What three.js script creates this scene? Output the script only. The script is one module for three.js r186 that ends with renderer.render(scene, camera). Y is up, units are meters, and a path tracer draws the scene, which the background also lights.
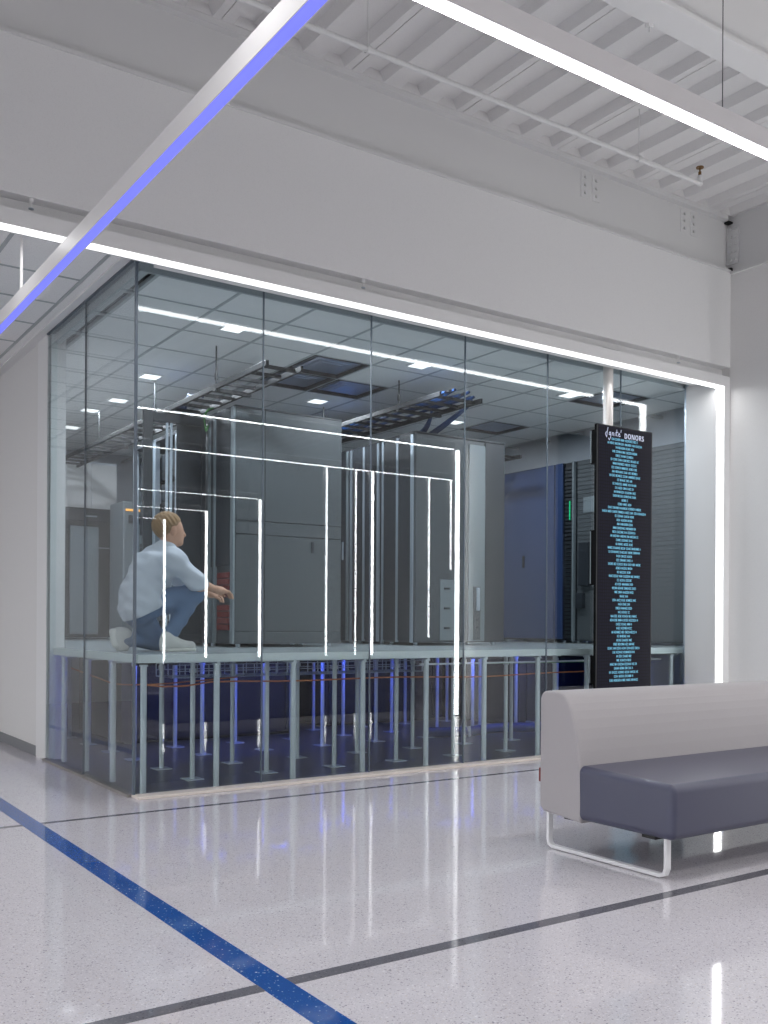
import * as THREE from 'three';
import { RoundedBoxGeometry } from 'three/addons/geometries/RoundedBoxGeometry.js';
import { mergeGeometries, mergeVertices } from 'three/addons/utils/BufferGeometryUtils.js';
import { MarchingCubes } from 'three/addons/objects/MarchingCubes.js';
import { RectAreaLightUniformsLib } from 'three/addons/lights/RectAreaLightUniformsLib.js';

// ---------------------------------------------------------------- camera, light, exposure
RectAreaLightUniformsLib.init();
const scene = new THREE.Scene();
scene.background = new THREE.Color(0xf2f3f5);   // overcast sky outside the side windows
scene.backgroundIntensity = 3.2;
const F = 973.77, EYE = 1.15, YAW = 34.29, ROLL = 0.3287;
const camera = new THREE.PerspectiveCamera(2 * Math.atan(512 / F) * 180 / Math.PI, 768 / 1024, 0.05, 60);
camera.position.set(0, EYE, 0);
camera.rotation.order = 'YXZ';
camera.rotation.set(0, -YAW * Math.PI / 180, ROLL * Math.PI / 180);
camera.setViewOffset(768, 1024, 0, -111.8, 768, 1024);
camera.updateProjectionMatrix();
const renderer = new THREE.WebGLRenderer({ antialias: true });
renderer.toneMapping = THREE.LinearToneMapping;
renderer.toneMappingExposure = 0.96;
renderer.shadowMap.enabled = true;
const PENDANT_GLOW = 27, UPLIGHT_GLOW = 11, PORTAL_GLOW = 12, DOWNLIGHT_GLOW = 430, UNDERFLOOR_GLOW = 150;

// ---------------------------------------------------------------- helpers
function mulberry(a) { return () => { a |= 0; a = a + 0x6D2B79F5 | 0; let t = Math.imul(a ^ a >>> 15, 1 | a); t = t + Math.imul(t ^ t >>> 7, 61 | t) ^ t; return ((t ^ t >>> 14) >>> 0) / 4294967296; }; }
const rnd = mulberry(7);
const taken = new Map();
function numbered(name) { const k = taken.get(name) ?? 0; taken.set(name, k + 1); return k ? `${name}_${String(k).padStart(3, '0')}` : name; }
function uvMetres(g, ox = 0, oy = 0, oz = 0) {
  const p = g.attributes.position, n = g.attributes.normal, uv = new Float32Array(p.count * 2);
  for (let i = 0; i < p.count; i++) {
    const x = p.getX(i) + ox, y = p.getY(i) + oy, z = p.getZ(i) + oz, ax = Math.abs(n.getX(i)), ay = Math.abs(n.getY(i)), az = Math.abs(n.getZ(i));
    if (ay >= ax && ay >= az) { uv[2 * i] = x; uv[2 * i + 1] = -z; } else if (ax >= az) { uv[2 * i] = z; uv[2 * i + 1] = y; } else { uv[2 * i] = x; uv[2 * i + 1] = y; }
  }
  g.setAttribute('uv', new THREE.BufferAttribute(uv, 2));
  return g;
}
const origin = new THREE.Vector3(), baseOf = new WeakMap();
function add(name, g, mat, parent, at = [0, 0, 0]) {       // a mesh, its place given in world metres
  const m = new THREE.Mesh(g, mat);
  m.castShadow = m.receiveShadow = true;
  const off = parent && parent !== scene ? baseOf.get(parent) || origin : origin;
  m.position.set(at[0] - off.x, at[1] - off.y, at[2] - off.z);
  m.name = parent && parent !== scene ? name : numbered(name);
  (parent || scene).add(m);
  baseOf.set(m, new THREE.Vector3(...at));
  return m;
}
function boxGeo(w, h, d, r = 0, c = [0, 0, 0]) {
  const g = r > 0 ? new RoundedBoxGeometry(w, h, d, 2, Math.min(r, w / 2.01, h / 2.01, d / 2.01)) : new THREE.BoxGeometry(w, h, d);
  return uvMetres(g, ...c);
}
function B(name, x, y, z, mat, parent, r = 0) {             // a box from ranges in world metres
  const c = [(x[0] + x[1]) / 2, (y[0] + y[1]) / 2, (z[0] + z[1]) / 2];
  return add(name, boxGeo(Math.abs(x[1] - x[0]), Math.abs(y[1] - y[0]), Math.abs(z[1] - z[0]), r, c), mat, parent, c);
}
function G(x, y, z, r = 0) {                                // the same box as a geometry at its world place, to be merged
  const c = [(x[0] + x[1]) / 2, (y[0] + y[1]) / 2, (z[0] + z[1]) / 2];
  const g = boxGeo(Math.abs(x[1] - x[0]), Math.abs(y[1] - y[0]), Math.abs(z[1] - z[0]), r, c);
  return (g.index ? g.toNonIndexed() : g).translate(...c);
}
function tubeG(pts, r, seg = 24, rad = 8) {
  const g = new THREE.TubeGeometry(new THREE.CatmullRomCurve3(pts.map((p) => new THREE.Vector3(...p))), seg, r, rad, false);
  return g.toNonIndexed();
}
function rodG(a, b, r, rad = 12) {
  const A = new THREE.Vector3(...a), Bv = new THREE.Vector3(...b), d = Bv.clone().sub(A);
  const g = new THREE.CylinderGeometry(r, r, d.length(), rad).toNonIndexed();
  g.applyQuaternion(new THREE.Quaternion().setFromUnitVectors(new THREE.Vector3(0, 1, 0), d.normalize()));
  return g.translate((A.x + Bv.x) / 2, (A.y + Bv.y) / 2, (A.z + Bv.z) / 2);
}
function M(name, geos, mat, parent) {                       // geometries in world metres merged into one part
  const g = geos.length > 1 ? mergeGeometries(geos) : geos[0];
  const off = parent && parent !== scene ? baseOf.get(parent) || origin : origin;
  g.translate(-off.x, -off.y, -off.z);
  const m = new THREE.Mesh(g, mat);
  m.castShadow = m.receiveShadow = true;
  m.name = parent && parent !== scene ? name : numbered(name);
  (parent || scene).add(m);
  baseOf.set(m, off.clone ? off.clone() : new THREE.Vector3());
  return m;
}
function thing(name, label, category, at = [0, 0, 0], group) {
  const o = new THREE.Group(); o.name = numbered(name); o.position.set(...at); scene.add(o);
  baseOf.set(o, new THREE.Vector3(...at));
  o.userData.label = label; o.userData.category = category;
  if (group) o.userData.group = group;
  return o;
}
function structure(name, label, at = [0, 0, 0]) {
  const o = new THREE.Group(); o.name = name; o.position.set(...at); scene.add(o);
  baseOf.set(o, new THREE.Vector3(...at)); o.userData.kind = 'structure'; o.userData.label = label; o.userData.category = name.split('_')[0];
  return o;
}
function tag(o, label, category, group, kind) {
  o.userData.label = label; o.userData.category = category;
  if (group) o.userData.group = group;
  if (kind) o.userData.kind = kind;
  return o;
}
function S(name, label, x, y, z, mat, r = 0) { return tag(B(name, x, y, z, mat, null, r), label, name.split('_')[0], null, 'structure'); }
function areaLight(color, glow, w, h, at, towards) {
  const l = new THREE.RectAreaLight(color, glow, w, h);
  l.position.set(...at); l.lookAt(at[0] + towards[0], at[1] + towards[1], at[2] + towards[2]);
  scene.add(l); l.updateMatrixWorld();
  return l;
}
// ---------------------------------------------------------------- textures (matter only)
function canvas(w, h) { const c = document.createElement('canvas'); c.width = w; c.height = h; return [c, c.getContext('2d')]; }
function tex(c, size, srgb = true) {
  const t = new THREE.CanvasTexture(c); t.wrapS = t.wrapT = THREE.RepeatWrapping; t.repeat.set(1 / size[0], 1 / size[1]);
  if (srgb) t.colorSpace = THREE.SRGBColorSpace; t.magFilter = THREE.LinearFilter; return t;
}
function terrazzo(seed, base, chips, n, size, px) {          // stone chips set in a ground
  const r = mulberry(seed), [c, g] = canvas(px, px);
  g.fillStyle = base; g.fillRect(0, 0, px, px);
  for (let i = 0; i < n; i++) {
    const x = r() * px, y = r() * px, s = (0.6 + 2.6 * r() * r()) * px / (size * 1000) * 1.5, k = 4 + (r() * 3 | 0), a0 = r() * 6.28;
    g.fillStyle = chips[r() * chips.length | 0];
    for (const [dx, dy] of [[0, 0], [px, 0], [-px, 0], [0, px], [0, -px]]) {
      if (x + dx < -9 || x + dx > px + 9 || y + dy < -9 || y + dy > px + 9) continue;
      g.beginPath();
      for (let j = 0; j < k; j++) { const a = a0 + j * 6.28 / k; g.lineTo(x + dx + Math.cos(a) * s * (0.7 + 0.6 * ((j * 37 + i) % 10) / 10), y + dy + Math.sin(a) * s * (0.7 + 0.6 * ((j * 53 + i) % 10) / 10)); }
      g.fill();
    }
  }
  return tex(c, [size, size]);
}
function grain(seed, base, spread, px, size, len = 1) {       // fine grain of paint, mineral fibre or fabric
  const r = mulberry(seed), [c, g] = canvas(px, px);
  g.fillStyle = `rgb(${base})`; g.fillRect(0, 0, px, px);
  for (let i = 0; i < px * px / 5; i++) {
    const d = (r() - 0.5) * 2 * spread;
    g.fillStyle = `rgba(${d > 0 ? '255,255,255' : '0,0,0'},${Math.abs(d)})`;
    g.fillRect(r() * px, r() * px, 1 + r() * len, 1 + r());
  }
  return tex(c, [size, size]);
}
// ---------------------------------------------------------------- materials
const std = (o) => new THREE.MeshStandardMaterial(o), phys = (o) => new THREE.MeshPhysicalMaterial(o);
const mat = {
  terrazzo: phys({ map: terrazzo(1, '#d3cfd4', ['#e2dfe3', '#c9c5cb', '#bdb9c1', '#a7a3ab', '#e8e5e8', '#cbc7cc', '#dcd8dc', '#98949d', '#cfc6c3', '#d8d4d8'], 52000, 1.3, 1400), roughness: 0.055, ior: 1.5 }),
  blueTerrazzo: phys({ map: terrazzo(2, '#124f9c', ['#0f468e', '#165bab', '#0c3c80', '#165bab', '#1a62b4', '#8fb4d4', '#0f468e', '#c4d6e2', '#5f96c8'], 2600, 0.6, 640), roughness: 0.06 }),
  greyTerrazzo: phys({ map: terrazzo(3, '#6b6a71', ['#7a7980', '#5b5a62', '#86858a', '#64636a', '#4f4e56'], 5200, 0.6, 640), roughness: 0.06 }),
  white: std({ map: grain(4, '226,226,226', 0.02, 256, 0.5), roughness: 0.75 }),
  wall: std({ map: grain(5, '224,223,222', 0.02, 256, 0.5), roughness: 0.7 }),
  steelWhite: std({ color: 0xd4d4d4, roughness: 0.6 }),
  deck: std({ map: grain(6, '218,217,217', 0.02, 256, 0.5), roughness: 0.65 }),
  trimWhite: std({ color: 0xe6e6e6, roughness: 0.5 }),
  pendantWhite: std({ color: 0xe4e2e2, roughness: 0.4 }),
  tile: std({ map: grain(8, '244,244,243', 0.06, 256, 0.3, 3), roughness: 0.9 }),
  tileGrid: std({ color: 0xb4b9bb, roughness: 0.6 }),
  baseGrey: std({ color: 0x85868a, roughness: 0.6 }),
  sillStone: std({ map: grain(9, '230,221,212', 0.05, 256, 0.3), roughness: 0.35 }),
  sillGrey: std({ color: 0x8b8784, roughness: 0.4 }),
  dark: std({ color: 0x1c1e22, roughness: 0.6 }),
  black: std({ color: 0x0c0c0e, roughness: 0.5 }),
  blackMatt: phys({ color: 0x070709, roughness: 0.8, specularIntensity: 0.3 }),
  ladder: std({ color: 0x121417, roughness: 0.55 }),
  rack: std({ color: 0x484e52, roughness: 0.42 }),
  rackDark: std({ color: 0x2b3036, roughness: 0.45 }),
  rackPale: std({ color: 0x7b858a, roughness: 0.4 }),
  rackBlack: std({ color: 0x101319, roughness: 0.5 }),
  doorBlue: std({ color: 0x34476f, roughness: 0.28 }),
  louvre: std({ color: 0x4d5357, roughness: 0.6 }),
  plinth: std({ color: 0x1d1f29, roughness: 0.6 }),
  red: std({ color: 0x752f2c, roughness: 0.5 }),
  alu: std({ color: 0xb9c4cf, roughness: 0.32, metalness: 0.6 }),
  chrome: std({ color: 0xdcd8d4, roughness: 0.34, metalness: 0.55 }),
  pedestal: std({ color: 0xcdd6da, roughness: 0.4, metalness: 0.2 }),
  floorTile: std({ color: 0x98a2a5, roughness: 0.25 }),
  floorEdge: std({ color: 0xd0dada, roughness: 0.4 }),
  subfloor: std({ color: 0x55565a, roughness: 0.3 }),
  interior: std({ color: 0xd6dde6, roughness: 0.75 }),
  jointSeal: std({ color: 0x5d6873, roughness: 0.4 }),
  glass: phys({ color: 0xf1f5f6, transmission: 1, thickness: 0, roughness: 0, ior: 1.5 }),
  clearGlass: phys({ color: 0xffffff, transmission: 1, thickness: 0, roughness: 0, ior: 1.5 }),
  cableBlue: std({ color: 0x173e74, roughness: 0.5 }),
  cableOrange: std({ color: 0xc07238, roughness: 0.5 }),
  cableBlack: std({ color: 0x14161b, roughness: 0.5 }),
  cableGreen: std({ color: 0x4e8f4a, roughness: 0.5 }),
  benchGrey: std({ map: grain(11, '170,166,168', 0.035, 256, 0.12, 2), roughness: 0.62 }),
  benchBlue: phys({ color: 0x45475c, roughness: 0.3, clearcoat: 0.15, clearcoatRoughness: 0.3 }),
  legWhite: std({ color: 0xe9e9eb, roughness: 0.35 }),
  glow: std({ color: 0xffffff, emissive: 0xffffff, emissiveIntensity: 1.6, roughness: 0.5 }),
  glowBlue: std({ color: 0x8080ff, emissive: new THREE.Color().setRGB(0.16, 0.19, 1), emissiveIntensity: 0.9, roughness: 0.5 }),
  glowLine: std({ color: 0xffffff, emissive: 0xfffbf4, emissiveIntensity: 1.6, roughness: 0.5 }),
  glowUnder: std({ color: 0x3a50ff, emissive: new THREE.Color().setRGB(0.1, 0.15, 1), emissiveIntensity: 2.5, roughness: 0.5 }),
  glowAmber: std({ color: 0xffc060, emissive: 0xffb040, emissiveIntensity: 1.2, roughness: 0.5 }),
  glowGreen: std({ color: 0x20c080, emissive: 0x18b070, emissiveIntensity: 1, roughness: 0.5 }),
  bronze: std({ color: 0x7a5a30, roughness: 0.4, metalness: 0.7 }),
  mirrorPan: std({ color: 0x9aa6bc, roughness: 0.28, metalness: 0.75 }),
};

// ---------------------------------------------------------------- measures of the place
const XC = 2.25, ZG = -6.188, XR = 7.69, XW = 7.77, ZP = -5.69, ZF = -5.69, DECK = 4.97, FB = 3.555, FT = 4.44, GLASS_TOP = 3.53, RAISED = 0.935, CEIL = 3.47, HALL = 3.56;
const X0 = -6, Z1 = 9, ZB = -13.9, XB = 8.75, XE = 10.6, ZE = -2.6;

// ---------------------------------------------------------------- floor
{
  const f = structure('floor', 'polished pale grey speckled terrazzo floor with inlaid strips');
  B('slab', [X0, XE + 0.2], [-0.12, 0], [ZB - 0.2, Z1], mat.terrazzo, f);
  B('blue_strip', [1.414, 1.517], [-0.05, 0.0012], [ZB, Z1], mat.blueTerrazzo, f);
  for (const [a, b] of [[-2.78, -2.718], [-5.715, -5.655], [0.16, 0.222]]) {
    const zz = a < -5 ? [-5.705, -5.665] : [a, b];
    B('grey_strip', [X0, 1.414], [-0.05, 0.0012], zz, mat.greyTerrazzo, f);
    B('grey_strip', [1.517, XW], [-0.05, 0.0012], zz, mat.greyTerrazzo, f);
  }
  S('floor_001', 'dark grey concrete subfloor below the raised server floor', [XC + 0.02, XB], [-0.01, 0.004], [ZB, ZG - 0.03], mat.subfloor);
}
// ---------------------------------------------------------------- walls of the lobby
S('wall_front', 'white fascia wall above the glass server room', [X0, XB + 0.3], [FB, FT], [-6.06, ZF], mat.white);
S('wall_right', 'white side wall beside the vertical light strip', [XW, XW + 0.2], [0, FT - 0.02], [ZP - 0.1, ZE], mat.wall);
S('wall_right_return', 'white return wall at the end of the side wall', [XW + 0.2, XE], [0, DECK + 0.1], [ZE - 0.2, ZE], mat.wall);
S('wall_far_right', 'white wall of the wider part of the lobby', [XE, XE + 0.2], [0, DECK + 0.2], [ZE, Z1], mat.wall);
S('wall_back', 'white wall behind the viewer', [X0, XE], [0, DECK + 0.2], [Z1, Z1 + 0.2], mat.wall);
{
  const w = structure('wall_side', 'white wall with tall windows on the far left of the lobby');
  B('sill_wall', [X0 - 0.2, X0], [0, 0.3], [ZB, Z1], mat.wall, w); B('head_wall', [X0 - 0.2, X0], [3.3, DECK + 0.2], [ZB, Z1], mat.wall, w);
  const spans = [[-13.2, -6.6], [-5.2, 8.4]], g = structure('window_3', 'row of tall windows in the far left wall');
  for (const [a, b] of [[ZB, -13.2], [-6.6, -5.2], [8.4, Z1]]) B('pier', [X0 - 0.2, X0], [0.3, 3.3], [a, b], mat.wall, w);
  for (const [a, b] of spans) { const n = Math.round((b - a) / 1.5), st = (b - a) / n;
    for (let k = 0; k <= n; k++) B('mullion', [X0 - 0.13, X0 - 0.05], [0.3, 3.3], [Math.max(a, a + k * st - 0.03), Math.min(b, a + k * st + 0.03)], mat.steelWhite, g);
    for (let k = 0; k < n; k++) B('glass_pane', [X0 - 0.1, X0 - 0.09], [0.3, 3.3], [a + k * st + 0.03, a + (k + 1) * st - 0.03], mat.clearGlass, g); }
  S('ground', 'grey paving outside the side windows', [X0 - 40, X0 - 0.2], [-0.3, -0.12], [-40, 40], mat.baseGrey);
}
S('wall_left', 'plain white corridor wall beyond the side glass', [XC, XC + 0.14], [0, HALL + 0.2], [ZB, -8.56], mat.wall);
S('wall_corridor', 'white wall closing the far end of the corridor', [X0, XC + 0.14], [0, HALL + 0.2], [ZB - 0.2, ZB], mat.wall);
S('baseboard_left', 'grey baseboard below the corridor wall', [XC - 0.012, XC], [0, 0.085], [ZB, -8.57], mat.baseGrey);
S('trim_1', 'white post between the side glass and corridor wall', [XC - 0.012, XC + 0.14], [0, HALL], [-8.56, -8.262], mat.trimWhite);
// portal frame round the glass
{
  const p = structure('trim_2', 'white portal frame around the glass front with a shadow gap above');
  B('head_band', [X0, XW], [3.374, 3.468], [ZP - 0.1, ZP], mat.trimWhite, p);
  B('gap_back', [X0, XW], [3.468, FB], [-6.06, ZP - 0.09], mat.white, p);
  B('soffit', [XC + 0.06, XR], [3.535, 3.554], [ZG + 0.03, -6.061], mat.white, p);
  B('soffit', [XC + 0.06, XR], [3.45, 3.467], [-6.061, ZP - 0.101], mat.white, p);
  B('jamb', [XR, XW + 0.2], [0, 3.45], [-6.125, ZP - 0.101], mat.steelWhite, p);
  B('jamb_band', [XR, XW], [0, 3.374], [ZP - 0.1, ZP], mat.trimWhite, p);
}
// corridor ceiling of lay-in tiles
{
  const c = structure('ceiling_corridor', 'lay-in tile ceiling of the side corridor');
  B('plenum', [X0, 2.1], [HALL + 0.03, HALL + 0.2], [ZB, ZP - 0.1], mat.white, c);
  const xs = [], zs = []; for (let k = 0; k < 13; k++) xs.push(2.1 - 0.61 * k); for (let k = -2; k < 12; k++) zs.push(-6.9 - 0.61 * k);
  const tg = boxGeo(0.586, 0.016, 0.586, 0.004);
  for (let i = 0; i + 1 < xs.length; i++) for (let k = 0; k + 1 < zs.length; k++) {
    const x = (xs[i] + xs[i + 1]) / 2, z = (zs[k] + zs[k + 1]) / 2;
    if (z - 0.3 < ZB || z + 0.3 > ZP - 0.08) continue;
    add('ceiling_tile', tg, mat.tile, c, [x, HALL + 0.011, z]);
  }
  for (const x of xs) B('grid_bar', [x - 0.012, x + 0.012], [HALL, HALL + 0.03], [ZB, ZP - 0.1], mat.tileGrid, c);
  for (const z of zs) if (z > ZB && z < ZP - 0.1) B('grid_bar', [X0, 2.1], [HALL + 0.001, HALL + 0.03], [z - 0.012, z + 0.012], mat.tileGrid, c);
  B('border_trim', [2.112, 2.17], [HALL - 0.004, HALL + 0.03], [ZB, ZP - 0.1], mat.tile, c);
  B('border_step', [2.17, XC + 0.05], [GLASS_TOP + 0.012, HALL + 0.2], [ZB, ZP - 0.1], mat.trimWhite, c);
}
// roof deck: folded steel panels, three flutes each
{
  const d = structure('ceiling', 'white painted corrugated steel roof deck');
  const W = 0.978, gap = 0.006, shape = new THREE.Shape(), T = 0.012, D = 0.066, bottom = [];
  bottom.push([0, 0]);
  for (let k = 0; k < 3; k++) { const o = 0.08 + k * 0.326; bottom.push([o, 0], [o + 0.035, D], [o + 0.15, D], [o + 0.185, 0]); }
  bottom.push([W - gap, 0]);
  shape.moveTo(...bottom[0]); for (const p of bottom.slice(1)) shape.lineTo(...p);
  for (const p of bottom.slice().reverse()) shape.lineTo(p[0], p[1] + T);
  const g = new THREE.ExtrudeGeometry(shape, { depth: Z1 - (-5.9), bevelEnabled: false }); uvMetres(g);
  for (let x = 2.607 - 9 * W; x < XE + 0.2; x += W) { const m = add('deck_panel', g, mat.deck, d, [x, DECK, -5.9]); }
  B('flute_closure', [X0, XE], [DECK - 0.001, DECK + 0.1], [-6.0, ZF + 0.004], mat.deck, d);
  B('roof_slab', [X0 - 0.4, XE + 0.4], [DECK + 0.08, DECK + 0.2], [-6.2, Z1 + 0.2], mat.white, d);
}
// steel beams
function bolt(x, y, z, ax) { const g = new THREE.CylinderGeometry(0.014, 0.014, 0.022, 6).toNonIndexed(); if (ax === 'z') g.rotateX(Math.PI / 2); else g.rotateZ(Math.PI / 2); return g.translate(x, y, z); }
{
  const b = thing('steel_beam', 'white steel beam lying on top of the fascia wall under the roof deck', 'beam', [0, FT, ZF]);
  B('web', [X0, XW + 0.03], [FT, DECK - 0.002], [ZF - 0.16, ZF - 0.055], mat.steelWhite, b);
  B('top_flange', [X0, XW - 0.04], [DECK - 0.045, DECK - 0.002], [ZF - 0.055, ZF], mat.steelWhite, b);
  B('bottom_flange', [X0, XW], [FT, FT + 0.024], [ZF - 0.055, ZF + 0.008], mat.steelWhite, b);
  for (const x of [5.86, 7.12]) {
    B('splice_plate', [x, x + 0.09], [DECK - 0.28, DECK - 0.07], [ZF - 0.055, ZF - 0.049], mat.steelWhite, b, 0.002);
    B('splice_plate', [x + 0.13, x + 0.22], [DECK - 0.28, DECK - 0.07], [ZF - 0.055, ZF - 0.049], mat.steelWhite, b, 0.002);
    const g = []; for (const dx of [0.045, 0.175]) for (let k = 0; k < 3; k++) g.push(bolt(x + dx, DECK - 0.24 + 0.065 * k, ZF - 0.044, 'z'));
    M('bolt', g, mat.steelWhite, b);
  }
}
{
  const b = thing('steel_beam', 'white steel beam along the top of the right wall, bolted at the corner', 'beam', [XW, FT, ZF]);
  B('web', [XW + 0.03, XW + 0.2], [FT - 0.02, DECK + 0.078], [ZF - 0.16, ZE], mat.steelWhite, b);
  B('bottom_flange', [XW - 0.02, XW + 0.03], [FT - 0.02, FT + 0.004], [ZF + 0.009, ZE], mat.steelWhite, b);
  B('angle_cleat', [XW + 0.012, XW + 0.03], [FT + 0.08, DECK - 0.1], [ZF - 0.054, ZF + 0.07], mat.steelWhite, b, 0.002);
  const g = []; for (let k = 0; k < 5; k++) { g.push(bolt(XW + 0.008, FT + 0.12 + 0.072 * k, ZF - 0.01, 'x'), bolt(XW + 0.008, FT + 0.12 + 0.072 * k, ZF + 0.04, 'x')); }
  M('bolt', g, mat.steelWhite, b);
  B('packing_shim', [XW - 0.03, XW + 0.029], [DECK - 0.065, DECK - 0.05], [ZF - 0.054, ZF], mat.black, b);
  B('packing_shim', [XW + 0.005, XW + 0.029], [FT + 0.026, FT + 0.05], [ZF - 0.054, ZF], mat.black, b);
}
{
  const b = thing('steel_beam', 'white steel beam crossing the roof above the white pendant light', 'beam', [0, 4.5, -3.58]);
  B('bottom_flange', [X0, XW - 0.03], [4.5, 4.53], [-3.67, -3.49], mat.steelWhite, b, 0.004);
  B('web', [X0, XW - 0.03], [4.53, DECK - 0.03], [-3.6, -3.56], mat.steelWhite, b);
  B('top_flange', [X0, XW - 0.03], [DECK - 0.03, DECK - 0.001], [-3.67, -3.49], mat.steelWhite, b);
  M('beam_clamp', [G([4.25, 4.29], [4.485, 4.54], [-3.68, -3.65], 0.003), rodG([4.27, 4.46, -3.665], [4.27, 4.5, -3.665], 0.006)], mat.steelWhite, b);
}
// ---------------------------------------------------------------- glass front
const JX = [XC, 3.175, 4.092, 5.01, 5.93, 6.85, 7.79];
{
  const w = structure('window_1', 'frameless glass front of the server room in six tall panes');
  for (let i = 0; i < 6; i++) B('glass_pane', [JX[i] + 0.004, JX[i + 1] - 0.004], [0.02, GLASS_TOP], [ZG - 0.012, ZG], mat.glass, w);
  for (let i = 1; i < 6; i++) B('joint_seal', [JX[i] - 0.004, JX[i] + 0.004], [0.02, GLASS_TOP], [ZG - 0.0125, ZG + 0.0005], mat.jointSeal, w);
  B('head_channel', [XC, 7.79], [GLASS_TOP, 3.554], [ZG - 0.029, ZG + 0.02], mat.jointSeal, w);
  B('corner_seal', [XC - 0.014, XC + 0.004], [0.02, GLASS_TOP], [ZG - 0.014, ZG + 0.002], mat.jointSeal, w);
  B('end_channel', [7.77, 7.79], [0.02, GLASS_TOP], [ZG - 0.02, ZG + 0.012], mat.alu, w);
}
{
  const w = structure('window_2', 'frameless side glass of the server room in two panes');
  const zz = [ZG - 0.014, -7.252, -8.262];
  for (let i = 0; i < 2; i++) B('glass_pane', [XC - 0.012, XC], [0.02, GLASS_TOP], [zz[i] - 0.004, zz[i + 1] + 0.004], mat.glass, w);
  B('joint_seal', [XC - 0.0125, XC + 0.0005], [0.02, GLASS_TOP], [-7.256, -7.248], mat.jointSeal, w);
  B('head_channel', [XC - 0.02, XC + 0.03], [GLASS_TOP, GLASS_TOP + 0.012], [-8.262, ZG], mat.jointSeal, w);
  B('end_channel', [XC, XC + 0.05], [0.02, GLASS_TOP], [-8.262, -8.2], mat.floorEdge, w);
}
S('trim_3', 'pale stone sill under the glass front', [XC - 0.012, XR - 0.001], [0, 0.02], [ZG - 0.03, ZG + 0.1], mat.sillStone, 0.004);
S('trim_4', 'grey metal sill under the side glass', [XC - 0.04, XC + 0.03], [0, 0.02], [-8.262, ZG - 0.03], mat.sillGrey, 0.003);
// ---------------------------------------------------------------- server room shell
{
  const c = structure('ceiling_server', 'lay-in tile ceiling over the server racks');
  B('header', [XC + 0.03, XB], [CEIL, HALL + 0.2], [-6.24, ZG - 0.03], mat.tileGrid, c);
  B('header', [XC + 0.03, XC + 0.09], [CEIL, HALL + 0.2], [ZB, -6.24], mat.tileGrid, c);
  B('plenum', [XC + 0.02, XB], [CEIL + 0.14, HALL + 0.2], [ZB, -6.24], mat.dark, c);
  const xs = [], zs = [-6.24]; for (let k = -2; k < 9; k++) xs.push(3.62 + 0.606 * k); for (let k = 0; k < 12; k++) zs.push(-6.69 - 0.6 * k);
  const vents = [[4.226, -7.29], [4.226, -7.89], [4.832, -7.89], [7.256, -8.49], [7.256, -6.69]];
  const tg = boxGeo(0.584, 0.016, 0.578, 0.004), tgn = boxGeo(0.584, 0.016, 0.428, 0.004);
  for (let i = 0; i + 1 < xs.length; i++) for (let k = 0; k + 1 < zs.length; k++) {
    if (vents.some(([vx, vz]) => Math.abs(xs[i] - vx) < 0.05 && Math.abs(zs[k] - vz) < 0.05)) continue;
    add('ceiling_tile', k ? tg : tgn, mat.tile, c, [(xs[i] + xs[i + 1]) / 2, CEIL + 0.011, (zs[k] + zs[k + 1]) / 2]);
  }
  for (const x of xs) B('grid_bar', [x - 0.012, x + 0.012], [CEIL, CEIL + 0.03], [ZB, -6.24], mat.tileGrid, c);
  for (const z of zs.slice(1)) B('grid_bar', [XC + 0.09, XB], [CEIL + 0.001, CEIL + 0.03], [z - 0.012, z + 0.012], mat.tileGrid, c);
  const where = ['nearest the front glass above the left rack row', 'behind the first one above the left rack row', 'above the gap between the two rack rows', 'above the blue cabinet at the right', 'nearest the display at the right'];
  vents.forEach(([x, z], i) => {
    const v = thing('air_vent', 'square metal ceiling air vent ' + where[i], 'vent', [x + 0.303, CEIL, z - 0.3], 'air vents in the server room ceiling');
    for (const [a, b, d, e] of [[0.014, 0.03, 0.014, 0.586], [0.576, 0.592, 0.014, 0.586], [0.03, 0.576, 0.014, 0.03], [0.03, 0.576, 0.57, 0.586]]) B('rim', [x + a, x + b], [CEIL - 0.002, CEIL + 0.1], [z - e, z - d], mat.black, v);
    B('pan', [x + 0.03, x + 0.576], [CEIL + 0.03, CEIL + 0.04], [z - 0.57, z - 0.03], mat.mirrorPan, v);
    M('vane', [0, 1, 2].map((q) => G([x + 0.09 + q * 0.05, x + 0.516 - q * 0.05], [CEIL + 0.014 - q * 0.004, CEIL + 0.02 - q * 0.004], [z - 0.51 + q * 0.05, z - 0.09 - q * 0.05])), mat.mirrorPan, v);
  });
  S('wall_server_back', 'pale blue grey wall behind the server racks', [XC, XB + 0.15], [0, HALL + 0.2], [ZB - 0.2, ZB], mat.interior);
  S('wall_server_right', 'pale blue grey wall on the right of the server room', [XB, XB + 0.15], [0, HALL + 0.2], [ZB, ZG], mat.interior);
  S('wall_server_front', 'white return wall behind the right jamb', [7.8, XB], [0, HALL + 0.2], [ZG - 0.03, -6.126], mat.trimWhite);
}
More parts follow.
